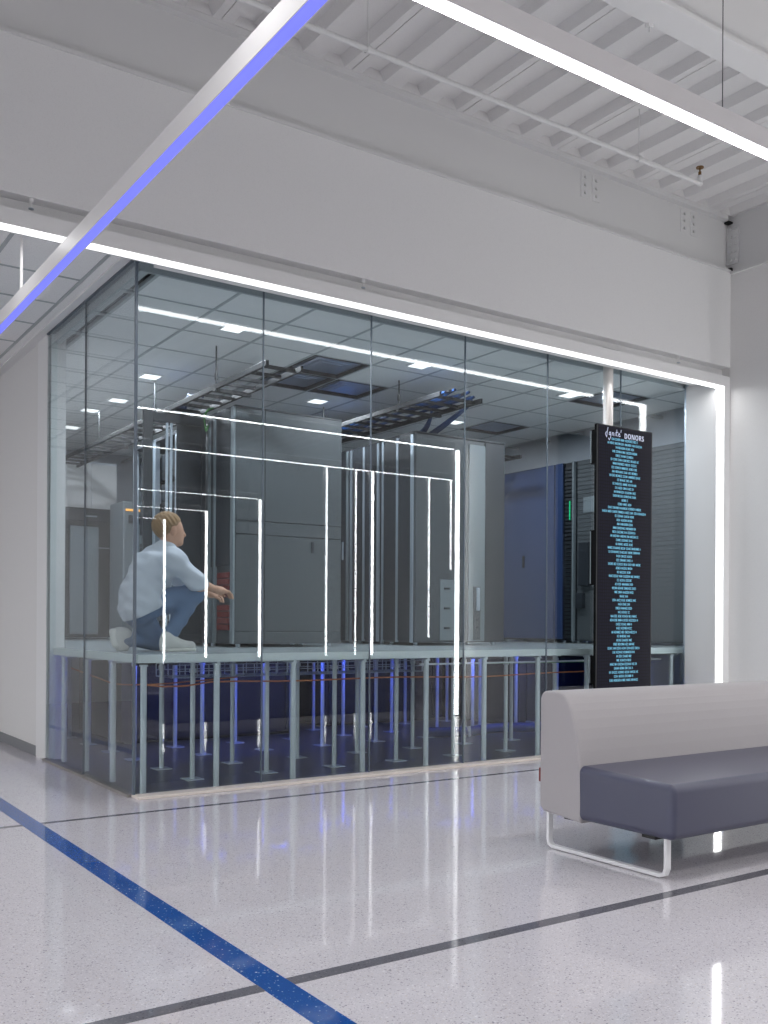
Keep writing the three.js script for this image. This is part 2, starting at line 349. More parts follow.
// raised floor
{
  const f = structure('floor_raised', 'raised access floor of grey tiles on metal pedestals');
  const xs = [2.29], zs = [-6.235]; for (let k = 0; k < 10; k++) xs.push(2.863 + 0.607 * k); for (let k = 0; k < 12; k++) zs.push(-6.68 - 0.605 * k);
  for (let i = 0; i + 1 < xs.length; i++) for (let k = 0; k + 1 < zs.length; k++)
    B('floor_tile', [xs[i] + 0.002, xs[i + 1] - 0.002], [RAISED - 0.036, RAISED], [zs[k + 1] + 0.002, zs[k] - 0.002], mat.floorTile, f);
  B('edge_trim', [XC + 0.03, XB], [RAISED - 0.055, RAISED + 0.001], [-6.233, -6.223], mat.floorEdge, f);
  B('edge_trim', [XC + 0.03, XC + 0.04], [RAISED - 0.055, RAISED + 0.001], [-8.2, -6.233], mat.floorEdge, f);
  for (const x of xs.slice(1)) B('stringer', [x - 0.012, x + 0.012], [RAISED - 0.07, RAISED - 0.037], [zs[10], zs[0]], mat.pedestal, f);
  for (const z of zs.slice(1, 11)) B('stringer', [2.3, 8.3], [RAISED - 0.071, RAISED - 0.038], [z - 0.012, z + 0.012], mat.pedestal, f);
  B('support_rail', [4.74, 7.7], [0.812, 0.826], [-6.44, -6.42], mat.pedestal, f);
  const base = boxGeo(0.13, 0.006, 0.13), tube = new THREE.CylinderGeometry(0.0185, 0.0185, RAISED - 0.08, 14), head = boxGeo(0.09, 0.012, 0.09), nut = new THREE.CylinderGeometry(0.026, 0.026, 0.03, 6);
  const pg = mergeGeometries([base.clone().toNonIndexed().translate(0, 0.003, 0), tube.clone().toNonIndexed().translate(0, (RAISED - 0.08) / 2, 0), nut.clone().toNonIndexed().translate(0, RAISED - 0.14, 0), head.clone().toNonIndexed().translate(0, RAISED - 0.077, 0)]);
  const front = mergeGeometries([tube.clone().toNonIndexed().scale(1.15, 1, 1.15).translate(0, (RAISED - 0.08) / 2, 0), head.clone().toNonIndexed().scale(0.5, 1, 0.5).translate(0, RAISED - 0.077, 0)]);
  for (let i = 1; i < xs.length; i++) for (let k = 1; k < 9; k++) { if (k > 5 && i > 7) continue; add('pedestal', pg, mat.pedestal, f, [xs[i], 0.004, zs[k]]); }
  for (const x of [2.335, 2.863, 3.47, 4.077, 4.684, 5.29, 5.9, 6.5, 7.11, 7.66]) add('pedestal', front, mat.pedestal, f, [x, 0.004, -6.265]);
  for (const z of [-6.87, -7.48, -8.07]) add('pedestal', front, mat.pedestal, f, [2.335, 0.004, z]);
}
// ---------------------------------------------------------------- lamps of the lobby
function whitePendant(z, label, x0, x1, wires) {
  const p = thing('pendant_light', label, 'lamp', [(x0 + x1) / 2, 3.35, z]);
  const zz = [z - 0.0375, z + 0.0375];
  B('housing', [x0, x1], [3.356, 3.436], zz, mat.pendantWhite, p, 0.004);
  B('side_lip', [x0, x1], [3.345, 3.358], [zz[0], zz[0] + 0.005], mat.pendantWhite, p);
  B('side_lip', [x0, x1], [3.345, 3.358], [zz[1] - 0.005, zz[1]], mat.pendantWhite, p);
  B('diffuser', [x0 + 0.01, x1 - 0.01], [3.35, 3.357], [zz[0] + 0.005, zz[1] - 0.005], mat.glow, p);
  B('uplight_diffuser', [x0 + 0.01, x1 - 0.01], [3.434, 3.44], [zz[0] + 0.01, zz[1] - 0.01], mat.glow, p);
  areaLight(0xffffff, UPLIGHT_GLOW, x1 - x0 - 0.02, 0.05, [(x0 + x1) / 2, 3.4415, z], [0, 1, 0]);
  for (const x of wires) M('hanging_wire', [rodG([x, 3.436, z], [x, DECK + 0.002, z], 0.0022, 6), rodG([x, 3.436, z], [x, 3.46, z], 0.007, 8)], mat.ladder, p);
  areaLight(0xffffff, PENDANT_GLOW, x1 - x0 - 0.02, zz[1] - zz[0] - 0.01, [(x0 + x1) / 2, 3.349, z], [0, -1, 0]);
}
const WIRES = [1.2, 3.686, 6.15];
whitePendant(-2.7475, 'long white linear pendant light glowing white below the roof beam', -0.6, 7.62, WIRES);
whitePendant(-0.68, 'long white linear pendant light over the viewer', -0.6, 9.3, [...WIRES, 8.6]);
whitePendant(3.13, 'nearest long white linear pendant light behind the viewer', -0.6, 7.9, WIRES);
whitePendant(5.44, 'second long white linear pendant light behind the viewer', -0.6, 7.9, WIRES);
whitePendant(7.37, 'farthest long white linear pendant light behind the viewer', -0.6, 7.8, WIRES);
// upright light posts at the ends of the pendants, which the glass front mirrors
function lightPost(x, z, w, y0, label) {
  const t = thing('light_post', label, 'lamp', [x, y0, z]);
  B('housing', [x - w / 2 - 0.012, x + w / 2 + 0.012], [y0, 3.344], [z - 0.01, z + 0.04], mat.pendantWhite, t, 0.003);
  B('diffuser', [x - w / 2, x + w / 2], [y0 + 0.01, 3.343], [z - 0.016, z - 0.01], mat.glow, t);
  areaLight(0xffffff, PENDANT_GLOW * 0.8, w, 3.333 - y0, [x, (y0 + 3.353) / 2, z - 0.018], [0, 0, -1]);
}
lightPost(7.67, -2.7475, 0.06, 0.0015, 'tall upright light post at the end of the pendant by the right wall');
lightPost(7.75, -0.68, 0.055, 0.0015, 'tall wide upright light post under the pendant over the viewer');
lightPost(6.99, -0.68, 0.022, 0.0015, 'slim upright light post, first under the pendant over the viewer');
lightPost(7.475, -0.68, 0.018, 0.0015, 'slim upright light post, second under the pendant over the viewer');
lightPost(8.776, -0.68, 0.02, 0.94, 'hanging upright light bar that ends at table height');
lightPost(9.19, -0.68, 0.018, 1.975, 'short hanging upright light bar');
lightPost(7.9, 3.13, 0.05, 0.0015, 'tall upright light post under the nearest pendant behind the viewer');
lightPost(7.9, 5.44, 0.05, 0.0015, 'tall upright light post under the second pendant behind the viewer');
lightPost(7.8, 7.37, 0.05, 0.0015, 'tall upright light post under the farthest pendant behind the viewer');
{
  const p = thing('pendant_light', 'long white linear pendant light glowing blue along its underside', 'lamp', [1.4575, 3.0, -2.25]);
  B('housing', [1.43, 1.485], [3.006, 3.085], [-8.0, 3.5], mat.pendantWhite, p, 0.004);
  B('side_lip', [1.43, 1.434], [2.998, 3.008], [-8.0, 3.5], mat.pendantWhite, p);
  B('side_lip', [1.481, 1.485], [2.998, 3.008], [-8.0, 3.5], mat.pendantWhite, p);
  B('diffuser', [1.434, 1.481], [3.0, 3.007], [-7.99, 3.49], mat.glowBlue, p);
  for (const z of [-5.95, -7.8]) M('hanging_rod', [rodG([1.457, 3.085, z], [1.457, HALL, z], 0.009, 10), G([1.43, 1.485], [HALL - 0.006, HALL], [z - 0.03, z + 0.03])], mat.pendantWhite, p);
  for (const z of [-1.2, 1.3]) M('hanging_wire', [rodG([1.457, 3.085, z], [1.457, DECK + 0.002, z], 0.0022, 6)], mat.ladder, p);
  areaLight(new THREE.Color().setRGB(0.16, 0.19, 1), 1.0, 0.045, 11.48, [1.4575, 2.9985, -2.25], [0, -1, 0]);
}
{
  const l = thing('portal_light_strip', 'bright white light strip running along the head and right side of the glass portal', 'light strip', [XW, 0, ZP]);
  B('head_diffuser', [X0, XR], [3.366, 3.3735], [ZP - 0.085, ZP - 0.004], mat.glow, l);
  B('side_diffuser', [XR - 0.008, XR - 0.0005], [0.022, 3.366], [ZP - 0.08, ZP - 0.008], mat.glow, l);
  areaLight(0xffffff, PORTAL_GLOW, XR - X0 - 0.02, 0.078, [(XR + X0) / 2, 3.365, ZP - 0.0445], [0, -1, 0]);
  areaLight(0xffffff, PORTAL_GLOW, 0.07, 3.34, [XR - 0.009, 1.694, ZP - 0.044], [-1, 0, 0]);
}
// ---------------------------------------------------------------- sprinklers
{
  const s = thing('sprinkler_pipe', 'thin white sprinkler pipe below the roof deck ending in a bronze head', 'pipe', [6.3, 4.6, -4.9]);
  M('pipe', [rodG([X0, 4.6, -4.9], [6.3, 4.6, -4.9], 0.017, 14), new THREE.SphereGeometry(0.024, 12, 10).toNonIndexed().translate(6.3, 4.6, -4.9), rodG([6.3, 4.6, -4.9], [6.3, 4.66, -4.9], 0.018, 12)], mat.steelWhite, s);
  M('sprinkler_head', [rodG([6.3, 4.66, -4.9], [6.3, 4.69, -4.9], 0.012), rodG([6.3, 4.69, -4.9], [6.3, 4.72, -4.9], 0.006), rodG([6.3, 4.72, -4.9], [6.3, 4.727, -4.9], 0.03, 14)], mat.bronze, s);
  for (const x of [-2, 0.9, 3.2, 5.6]) M('hanger', [rodG([x, 4.617, -4.9], [x, DECK + 0.002, -4.9], 0.004, 6), rodG([x - 0.012, 4.6, -4.9], [x + 0.012, 4.6, -4.9], 0.024, 14)], mat.steelWhite, s);
}
[[1.451, 'left of the blue pendant light'], [3.706, 'above the glass near its second joint'], [7.066, 'near the right corner']].forEach(([x, w]) => {
  const s = thing('ceiling_sprinkler', 'small white sprinkler head in the shadow gap ' + w, 'sprinkler', [x, FB, -5.715], 'sprinkler heads under the fascia');
  M('body', [rodG([x, FB, -5.715], [x, FB - 0.02, -5.715], 0.013), rodG([x, FB - 0.02, -5.715], [x, FB - 0.055, -5.715], 0.006)], mat.trimWhite, s);
  M('deflector', [rodG([x, FB - 0.054, -5.715], [x, FB - 0.058, -5.715], 0.015)], mat.alu, s);
});
// ---------------------------------------------------------------- downlights of the server room
[[3.33, -7.0, 'above the topmost light line at left'], [3.34, -8.83, 'left of the cable ladder near the glass corner'], [3.42, -9.97, 'third in the row over the left aisle'], [3.33, -10.62, 'second last over the left aisle'], [3.44, -11.68, 'farthest over the left aisle'], [5.14, -8.79, 'beside the air vents'], [5.17, -7.03, 'below the topmost light line in the middle'], [6.95, -8.78, 'right of the hanging blue cables'], [7.07, -7.07, 'touching the topmost light line near the display']].forEach(([x, z, w]) => {
  const d = thing('downlight', 'small square recessed ceiling downlight ' + w, 'lamp', [x, CEIL, z], 'square downlights in the server room ceiling');
  B('frame', [x - 0.095, x + 0.095], [CEIL - 0.006, CEIL + 0.004], [z - 0.095, z + 0.095], mat.trimWhite, d);
  B('diffuser', [x - 0.078, x + 0.078], [CEIL - 0.009, CEIL - 0.005], [z - 0.078, z + 0.078], mat.glow, d);
  areaLight(0xeef2fa, z < -11 ? DOWNLIGHT_GLOW * 0.008 : DOWNLIGHT_GLOW, 0.15, 0.15, [x, CEIL - 0.011, z], [0, -1, 0]);
});

// ---------------------------------------------------------------- server racks
const RT = 3.055, RB = RAISED + 0.03;
function feet(t, x, z) { for (const fx of [x[0] + 0.08, x[1] - 0.08]) for (const fz of [z[0] + 0.08, z[1] - 0.08]) M('foot', [rodG([fx, RAISED, fz], [fx, RAISED + 0.035, fz], 0.022, 10)], mat.alu, t); }
// left row: end cabinet with its panelled end, then open racks
{
  const x = [3.73, 4.83];
  const t = thing('server_rack', 'grey server cabinet whose panelled end faces the glass, end of the left row', 'server rack', [4.28, RAISED, -8.15]);
  B('body', x, [RB, RT], [-8.5, -7.815], mat.rack, t, 0.004);
  feet(t, x, [-8.5, -7.815]);
  for (const [a, b] of [[3.735, 4.02], [4.025, 4.825]]) for (const [y0, y1] of [[RB + 0.005, 1.07], [1.075, 1.93], [1.94, 2.05], [2.06, RT - 0.005]]) B('side_panel', [a, b], [y0, y1], [-7.815, -7.8], mat.rack, t, 0.003);
  B('top_frame', [x[0], x[1]], [RT, RT + 0.012], [-8.5, -7.8], mat.rackDark, t);
  B('latch', [4.5, 4.53], [1.8, 1.9], [-7.8, -7.79], mat.rackDark, t, 0.004);
  B('corner_post', [3.712, 3.73], [RB, RT], [-7.86, -7.8], mat.rackPale, t);
  B('rear_door', [3.716, 3.73], [1.66, RT - 0.02], [-8.46, -7.88], mat.rackDark, t, 0.003);
  for (let k = 0; k < 9; k++) { if (k === 4) continue; const y = 1.085 + k * 0.058; B('red_module', [3.705, 3.73], [y, y + 0.05], [-8.12, -7.88], mat.red, t, 0.004); }
  B('vertical_rail', [3.7, 3.73], [RB, RT - 0.05], [-8.32, -8.28], mat.rackPale, t);
  B('vertical_rail', [3.7, 3.73], [RB, RT - 0.05], [-8.2, -8.17], mat.rackPale, t);
}
function openRack(z0, z1, label, kind) {
  const x = [3.73, 4.83], t = thing('server_rack', label, 'server rack', [4.28, RAISED, (z0 + z1) / 2], 'racks of the left row');
  B('back_panel', [x[1] - 0.03, x[1]], [RB, RT], [z1, z0], mat.rack, t);
  B('roof_panel', x, [RT - 0.03, RT], [z1, z0], mat.rackDark, t);
  B('base_panel', x, [RB, RB + 0.05], [z1, z0], mat.rackDark, t);
  for (const z of [z0 - 0.02, z1 + 0.02]) for (const px of [x[0], x[1] - 0.08]) B('corner_post', [px, px + 0.05], [RB, RT], [z - 0.018, z + 0.018], kind ? mat.alu : mat.rackBlack, t);
  feet(t, x, [z1, z0]);
  let y = RB + 0.08, k = 0;
  while (y < RT - 0.2) {
    const h = [0.044, 0.088, 0.176][(k * 7 + kind * 3) % 3];
    if ((k * 5 + kind) % 4) B('server_unit', [x[0] + 0.06, x[1] - 0.1], [y, y + h - 0.006], [z1 + 0.05, z0 - 0.05], (k + kind) % 3 ? mat.rackBlack : mat.rackDark, t, 0.003);
    y += h; k++;
  }
}
openRack(-8.52, -9.12, 'black open rack full of dark units behind the panelled cabinet', 0);
openRack(-9.14, -9.74, 'open rack with bright metal posts in the left row', 1);
openRack(-9.76, -10.36, 'farthest open rack of the left row', 2);
// open door of the left row
{
  const t = thing('rack_door', 'tall dark rack door standing open at the left of the person', 'door', [3.15, RAISED, -8.36]);
  B('stile', [3.105, 3.19], [RB, RT], [-8.4, -8.36], mat.rackDark, t, 0.004);
  B('stile', [3.66, 3.7], [RB, RT - 0.02], [-8.4, -8.36], mat.rackDark, t, 0.004);
  B('rail', [3.19, 3.66], [RT - 0.1, RT - 0.02], [-8.4, -8.36], mat.rackDark, t, 0.004);
  B('rail', [3.19, 3.66], [RB, RB + 0.08], [-8.4, -8.36], mat.rackDark, t, 0.004);
  for (const x of [3.32, 3.36]) B('glazing_bar', [x, x + 0.018], [RB + 0.08, RT - 0.1], [-8.39, -8.37], mat.alu, t);
  B('mesh_panel', [3.42, 3.66], [RB + 0.08, RT - 0.1], [-8.385, -8.375], mat.rackDark, t);
}
// middle row: cabinet end with a door, glass fronted cabinets along the aisle
{
  const x = [5.69, 6.86];
  const t = thing('server_rack', 'grey cabinet end with a handle, nearest of the middle row', 'server rack', [6.28, RAISED, -8.1]);
  B('body', x, [RB, RT], [-8.4, -7.82], mat.rack, t, 0.004);
  feet(t, x, [-8.4, -7.82]);
  B('top_frame', x, [RT, RT + 0.012], [-8.4, -7.8], mat.rackDark, t);
  B('end_panel', [5.695, 6.36], [RB + 0.01, RT - 0.01], [-7.82, -7.802], mat.rack, t, 0.004);
  B('door_strip', [6.37, 6.585], [RB + 0.01, RT - 0.05], [-7.82, -7.795], mat.rackPale, t, 0.004);
  B('door_strip', [6.59, 6.855], [RB + 0.01, RT - 0.01], [-7.82, -7.8], mat.rackDark, t, 0.004);
  const inset = B('inset_panel', [6.0, 6.21], [RB + 0.02, 1.6], [-7.802, -7.795], mat.rackPale, t, 0.003);
  for (const y of [1.1, 1.3, 1.5]) B('hinge', [6.05, 6.12], [y, y + 0.02], [-7.795, -7.786], mat.rackDark, inset);
  const h = M('handle_plate', [G([6.43, 6.52], [0.99, 1.54], [-7.795, -7.785], 0.004)], mat.rack, t);
  M('handle', [G([6.455, 6.495], [1.29, 1.53], [-7.785, -7.755], 0.012)], mat.alu, h);
  M('lock', [rodG([6.475, 1.2, -7.785], [6.475, 1.2, -7.777], 0.014), rodG([6.475, 1.12, -7.785], [6.475, 1.12, -7.777], 0.014)], mat.rackDark, h);
  for (const z of [-7.85, -8.1, -8.36]) B('frame_post', [5.672, 5.69], [RB, RT - 0.02], [z - 0.018, z + 0.018], mat.alu, t);
  for (const [a, b] of [[-7.87, -8.08], [-8.12, -8.34]]) B('glass_door', [5.676, 5.688], [RB + 0.02, RT - 0.04], [b, a], mat.rackDark, t);
}
[[-8.42, -9.0, 'second cabinet of the middle row along the aisle'], [-9.02, -9.62, 'third cabinet of the middle row along the aisle'], [-9.64, -10.24, 'farthest cabinet of the middle row along the aisle']].forEach(([z0, z1, label], k) => {
  const x = [5.69, 6.86], t = thing('server_rack', label, 'server rack', [6.28, RAISED, (z0 + z1) / 2], 'cabinets of the middle row');
  B('body', x, [RB, RT], [z1, z0], mat.rackDark, t, 0.004);
  feet(t, x, [z1, z0]);
  for (const z of [z0 - 0.03, z0 - 0.3, z1 + 0.03]) B('frame_post', [5.672, 5.69], [RB, RT - 0.02], [z - 0.02, z + 0.02], k === 0 || z < z1 + 0.1 ? mat.alu : mat.rackPale, t);
  const door = B('door', [5.677, 5.688], [RB + 0.02, RT - 0.04], [z1 + 0.06, z0 - 0.06], mat.rackDark, t);
  B('door_handle', [5.66, 5.677], [1.85, 2.05], [z0 - 0.12, z0 - 0.1], mat.alu, door, 0.004);
});
// right row
{
  const mk = (z0, z1, label) => thing('server_rack', label, 'server rack', [8.45, RAISED, (z0 + z1) / 2]);
  let t = mk(-8.44, -9.5, 'tall blue cabinet against the right wall');
  B('body', [8.22, 8.72], [RB, RT], [-9.5, -8.44], mat.rackDark, t, 0.004); feet(t, [8.22, 8.72], [-9.5, -8.44]);
  const blueDoor = B('door', [8.2, 8.22], [RB + 0.02, RT], [-9.49, -8.45], mat.doorBlue, t, 0.004);
  B('door_handle', [8.18, 8.2], [1.85, 2.0], [-8.98, -8.95], mat.rackBlack, blueDoor, 0.004);
  t = mk(-8.3, -8.43, 'narrow blue cabinet beside the tall blue cabinet');
  B('body', [8.22, 8.72], [RB, RT], [-8.43, -8.3], mat.rackDark, t); feet(t, [8.22, 8.72], [-8.46, -8.27]);
  B('door', [8.2, 8.22], [RB + 0.02, RT], [-8.425, -8.305], mat.doorBlue, t, 0.004);
  t = mk(-8.1, -8.29, 'black perforated rack with a green status light');
  B('body', [8.24, 8.72], [RB, RT], [-8.29, -8.1], mat.rackBlack, t); feet(t, [8.24, 8.72], [-8.32, -8.07]);
  M('slot_cover', Array.from({ length: 44 }, (_, k) => G([8.215, 8.24], [RB + 0.03 + k * 0.046, RB + 0.06 + k * 0.046], [-8.28, -8.15])), mat.rackDark, t);
  B('post', [8.2, 8.24], [RB, RT], [-8.15, -8.125], mat.rackPale, t);
  B('status_light', [8.205, 8.215], [2.38, 2.6], [-8.2, -8.19], mat.glowGreen, t);
  t = mk(-6.56, -8.09, 'grey louvred cabinet with horizontal slats behind the display');
  B('body', [8.24, 8.72], [RB, RT], [-8.09, -6.4], mat.louvre, t); feet(t, [8.24, 8.72], [-8.09, -6.4]);
  tag(M('louvre', Array.from({ length: 43 }, (_, k) => G([8.222, 8.241], [RB + 0.02 + k * 0.048, RB + 0.063 + k * 0.048], [-8.08, -6.41])), mat.louvre, t), 'fine horizontal slats', undefined, undefined, 'stuff');
  delete t.children[t.children.length - 1].userData.category;
  B('control_box', [8.17, 8.222], [1.6, 2.1], [-8.02, -7.86], mat.rackDark, t, 0.006);
  B('control_box', [8.17, 8.222], [1.34, 1.52], [-8.06, -7.95], mat.rackDark, t, 0.006);
  B('sign_plate', [8.21, 8.222], [2.44, 2.62], [-7.98, -7.72], mat.rackPale, t, 0.003);
}
// back left: large dark units behind the side glass
{
  let t = thing('cooling_unit', 'large dark cooling cabinet with a grey door seen through the side glass', 'cabinet', [3.9, RAISED, -12.3]);
  B('body', [3.38, 4.13], [RB, 2.56], [-12.9, -12.02], mat.rackBlack, t, 0.006); feet(t, [3.38, 4.13], [-12.9, -12.02]);
  B('top_panel', [3.4, 4.11], [2.4, 2.54], [-12.02, -12.0], mat.rackDark, t, 0.004);
  B('door', [3.53, 3.88], [1.0, 2.33], [-12.02, -11.99], mat.rackPale, t, 0.006);
  B('name_strip', [3.72, 3.86], [2.45, 2.47], [-12.0, -11.997], mat.alu, t);
  B('light_bar', [3.71, 4.02], [2.07, 2.077], [-12.02, -12.005], mat.alu, t);
  t = thing('wall_cabinet', 'pale storage cabinet standing above the dark cooling cabinet', 'cabinet', [3.8, 2.58, -13]);
  B('body', [3.55, 4.25], [2.565, 3.2], [-12.9, -12.4], mat.interior, t, 0.006);
  B('door', [3.56, 3.9], [2.6, 3.17], [-12.4, -12.385], mat.trimWhite, t, 0.004); B('door', [3.91, 4.24], [2.6, 3.17], [-12.4, -12.385], mat.trimWhite, t, 0.004);
  t = thing('equipment_column', 'slim grey equipment tower with a small amber light and a sign plate', 'cabinet', [4.4, RAISED, -11.7]);
  B('body', [4.02, 4.32], [RB, 2.62], [-12.0, -11.5], mat.rackPale, t, 0.02); feet(t, [4.02, 4.32], [-12.0, -11.5]);
  B('amber_light', [4.05, 4.25], [2.5, 2.525], [-11.5, -11.49], mat.glowAmber, t);
  B('sign_plate', [4.08, 4.29], [2.35, 2.45], [-11.5, -11.49], mat.rackDark, t, 0.003);
}
// ---------------------------------------------------------------- cable ladders and cables over the racks
function cableLadder(label, xa, xb, y, z0, z1, rods) {
  const t = thing('cable_ladder', label, 'cable tray', [(xa + xb) / 2, y, z0]);
  for (const x of [xa, xb]) B('side_rail', [x - 0.012, x + 0.012], [y - 0.022, y + 0.022], [z1, z0], mat.ladder, t, 0.003);
  for (let z = z0 - 0.1; z > z1; z -= 0.23) B('rung', [xa, xb], [y - 0.012, y + 0.012], [z - 0.012, z + 0.012], mat.ladder, t);
  for (const z of rods) { const x = xa; M('hanger_rod', [rodG([x, y + 0.02, z], [x, CEIL + 0.003, z], 0.007, 8), rodG([x, y + 0.06, z], [x, y + 0.11, z], 0.014, 8), G([xa - 0.02, xb + 0.02], [y - 0.042, y - 0.022], [z - 0.02, z + 0.02])], mat.ladder, t); }
  return t;
}
cableLadder('long dark cable ladder hanging over the left rack row', 3.43, 3.73, 3.13, -6.62, -12.4, [-7.55, -8.95, -10.6]);
cableLadder('short dark cable ladder loaded with blue cables over the middle rack row', 5.34, 5.82, 3.22, -6.95, -10.2, [-7.6, -9.0]);
cableLadder('short dark cable tray over the blue cabinet at the back right', 7.5, 7.9, 3.16, -8.7, -10.6, [-9.4]);
function cables(name, label, mats, paths, group) {
  const p0 = paths[0][0][0], t = thing(name, label, 'cable', p0, group);
  paths.forEach(([pts, r, m]) => M('strand', [tubeG(pts, r, 28, 7)], m, t));
}
{
  const P = [];
  for (let k = 0; k < 7; k++) { const x = 5.42 + k * 0.055, j = (k % 3) * 0.02; P.push([[[x, 3.25 + j, -10.0], [x + 0.02, 3.26, -9.0], [x - 0.015, 3.25 + j, -8.2], [x + 0.01, 3.26, -7.3], [x, 3.25 + j, -6.98]], 0.014, k % 3 === 1 ? mat.cableBlack : mat.cableBlue]); }
  cables('cable_bundle', 'bundle of blue and black cables lying on the middle cable ladder', null, P);
  const drops = [];
  for (let k = 0; k < 3; k++) drops.push([[[5.8, 3.28, -7.1 - k * 0.02], [5.9, 3.27, -7.2], [5.96 + 0.02 * k, 3.18, -7.6], [6.0 + 0.03 * k, 3.1, -8.0], [6.02 + 0.03 * k, RT + 0.03, -8.15]], 0.015, mat.cableBlue]);
  cables('cable_bundle', 'blue cables curving down from the ladder end onto the middle cabinet', null, drops);
  const d2 = [];
  for (let k = 0; k < 3; k++) d2.push([[[5.62, 3.31, -7.6], [5.76, 3.33, -7.68], [5.88, 3.26, -7.8], [5.9 + 0.02 * k, 3.14, -7.95], [5.9 + 0.03 * k, RT + 0.03, -8.1]], 0.014, mat.cableBlue]);
  cables('cable_bundle', 'blue cables dropping at the left corner of the middle cabinet', null, d2);
  cables('cable_bundle', 'tangle of blue cables tied to the left cable ladder', null, [0, 1, 2, 3].map((k) => [[[3.46 + k * 0.03, 3.165, -8.1], [3.5 + k * 0.03, 3.2 + k * 0.01, -8.25], [3.54, 3.24 - k * 0.02, -8.4], [3.6 - k * 0.03, 3.18, -8.6], [3.66, 3.165, -8.75]], 0.012, mat.cableBlue]));
  cables('cable_bundle', 'green cable looping down beside the left rack row', null, [[[[3.7, 3.105, -8.2], [3.655, 3.085, -8.21], [3.63, 3.02, -8.24], [3.645, 2.95, -8.26], [3.66, 2.9, -8.27], [3.67, 2.95, -8.25]], 0.008, mat.cableGreen]]);
}
// ---------------------------------------------------------------- below the raised floor
{
  const tray = (label, y, z0, z1, x0, x1) => {
    const t = thing('wire_basket', label, 'cable tray', [x0, y, (z0 + z1) / 2]), long = [], hoop = [];
    for (const z of [z0, (z0 + z1) / 2, z1]) long.push(rodG([x0, y, z], [x1, y, z], 0.004, 6));
    for (const z of [z0, z1]) for (const h of [0.05, 0.1]) long.push(rodG([x0, y + h, z], [x1, y + h, z], 0.004, 6));
    for (let x = x0; x <= x1; x += 0.1) hoop.push(rodG([x, y, z0], [x, y, z1], 0.004, 6), rodG([x, y, z0], [x, y + 0.1, z0], 0.004, 6), rodG([x, y, z1], [x, y + 0.1, z1], 0.004, 6));
    M('long_wire', long, mat.alu, t); tag(M('cross_wire', hoop, mat.alu, t), 'row of cross wires', undefined, undefined, 'stuff'); delete t.children[1].userData.category;
  };
  tray('wire cable basket under the raised floor in front of the dark plinth', 0.72, -7.5, -7.15, 2.9, 5.35);
  const put = (name, label, mats, pts, r) => cables(name, label, null, [[pts, r, mats]]);
  put('floor_cable', 'orange cable slung behind the front pedestals', mat.cableOrange, [[2.36, 0.73, -6.4], [2.6, 0.7, -6.45], [2.72, 0.705, -6.45], [2.84, 0.725, -6.45], [3.6, 0.715, -6.45], [4.5, 0.72, -6.45], [5.4, 0.7, -6.45], [6.2, 0.715, -6.45], [7.5, 0.72, -6.45]], 0.006);
  put('floor_cable', 'thin orange cable crossing behind the side glass', mat.cableOrange, [[2.4, 0.77, -8.1], [2.42, 0.72, -7.5], [2.5, 0.68, -7.3], [2.7, 0.68, -7.1], [3.4, 0.72, -7.05]], 0.005);
  put('floor_cable', 'yellow green cable along the right part of the raised floor', mat.cableGreen, [[5.2, 0.81, -6.6], [6.2, 0.8, -6.65], [7.6, 0.8, -6.62]], 0.006);
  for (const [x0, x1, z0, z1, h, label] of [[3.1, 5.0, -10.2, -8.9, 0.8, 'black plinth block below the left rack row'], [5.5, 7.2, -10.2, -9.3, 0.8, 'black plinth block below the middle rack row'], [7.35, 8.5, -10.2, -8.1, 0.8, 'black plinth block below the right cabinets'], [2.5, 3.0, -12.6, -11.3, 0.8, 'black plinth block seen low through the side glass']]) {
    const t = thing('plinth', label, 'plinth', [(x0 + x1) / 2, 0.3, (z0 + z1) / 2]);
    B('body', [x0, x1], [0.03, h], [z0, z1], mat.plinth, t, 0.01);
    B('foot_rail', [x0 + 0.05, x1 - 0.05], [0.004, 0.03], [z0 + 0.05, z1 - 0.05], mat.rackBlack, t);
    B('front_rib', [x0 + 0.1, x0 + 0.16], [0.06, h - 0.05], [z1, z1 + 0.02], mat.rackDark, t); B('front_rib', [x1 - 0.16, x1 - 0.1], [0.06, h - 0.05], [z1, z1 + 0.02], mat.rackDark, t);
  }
}
[[2.95, -7.62, 'near the glass corner'], [3.78, -7.62, 'below the left cabinet'], [4.4, -7.62, 'below the right edge of the left cabinet'], [5.4, -8.2, 'below the rack aisle'], [6.45, -7.62, 'below the middle cabinet'], [7.4, -7.4, 'below the right cabinets']].forEach(([x, z, w]) => {
  const t = thing('floor_lamp_bar', 'small blue underfloor light bar ' + w, 'lamp', [x, 0.8, z], 'blue lights under the raised floor');
  B('housing', [x - 0.2, x + 0.2], [0.8, 0.86], [z, z + 0.03], mat.rackBlack, t, 0.004);
  B('diffuser', [x - 0.19, x + 0.19], [0.81, 0.85], [z - 0.008, z], mat.glowUnder, t);
  areaLight(new THREE.Color().setRGB(0.07, 0.12, 1), x < 3 ? UNDERFLOOR_GLOW * 0.5 : UNDERFLOOR_GLOW, 0.38, 0.04, [x, 0.83, z - 0.01], [0, -0.6, -1]);
});
{
  const t = thing('blue_hose', 'blue corrugated hose lying on the subfloor at the right', 'hose', [6.2, 0.05, -8.0]);
  M('hose', [tubeG([[5.9, 0.055, -7.9], [6.3, 0.055, -7.75], [6.8, 0.055, -7.85], [7.3, 0.055, -7.7], [8.2, 0.055, -7.75]], 0.05, 60, 12)], mat.cableBlue, t);
  for (let k = 0; k < 2; k++) B('strap', [6.3 + k * 0.9, 6.33 + k * 0.9], [0.0045, 0.11], [-7.83, -7.7], mat.alu, t);
}
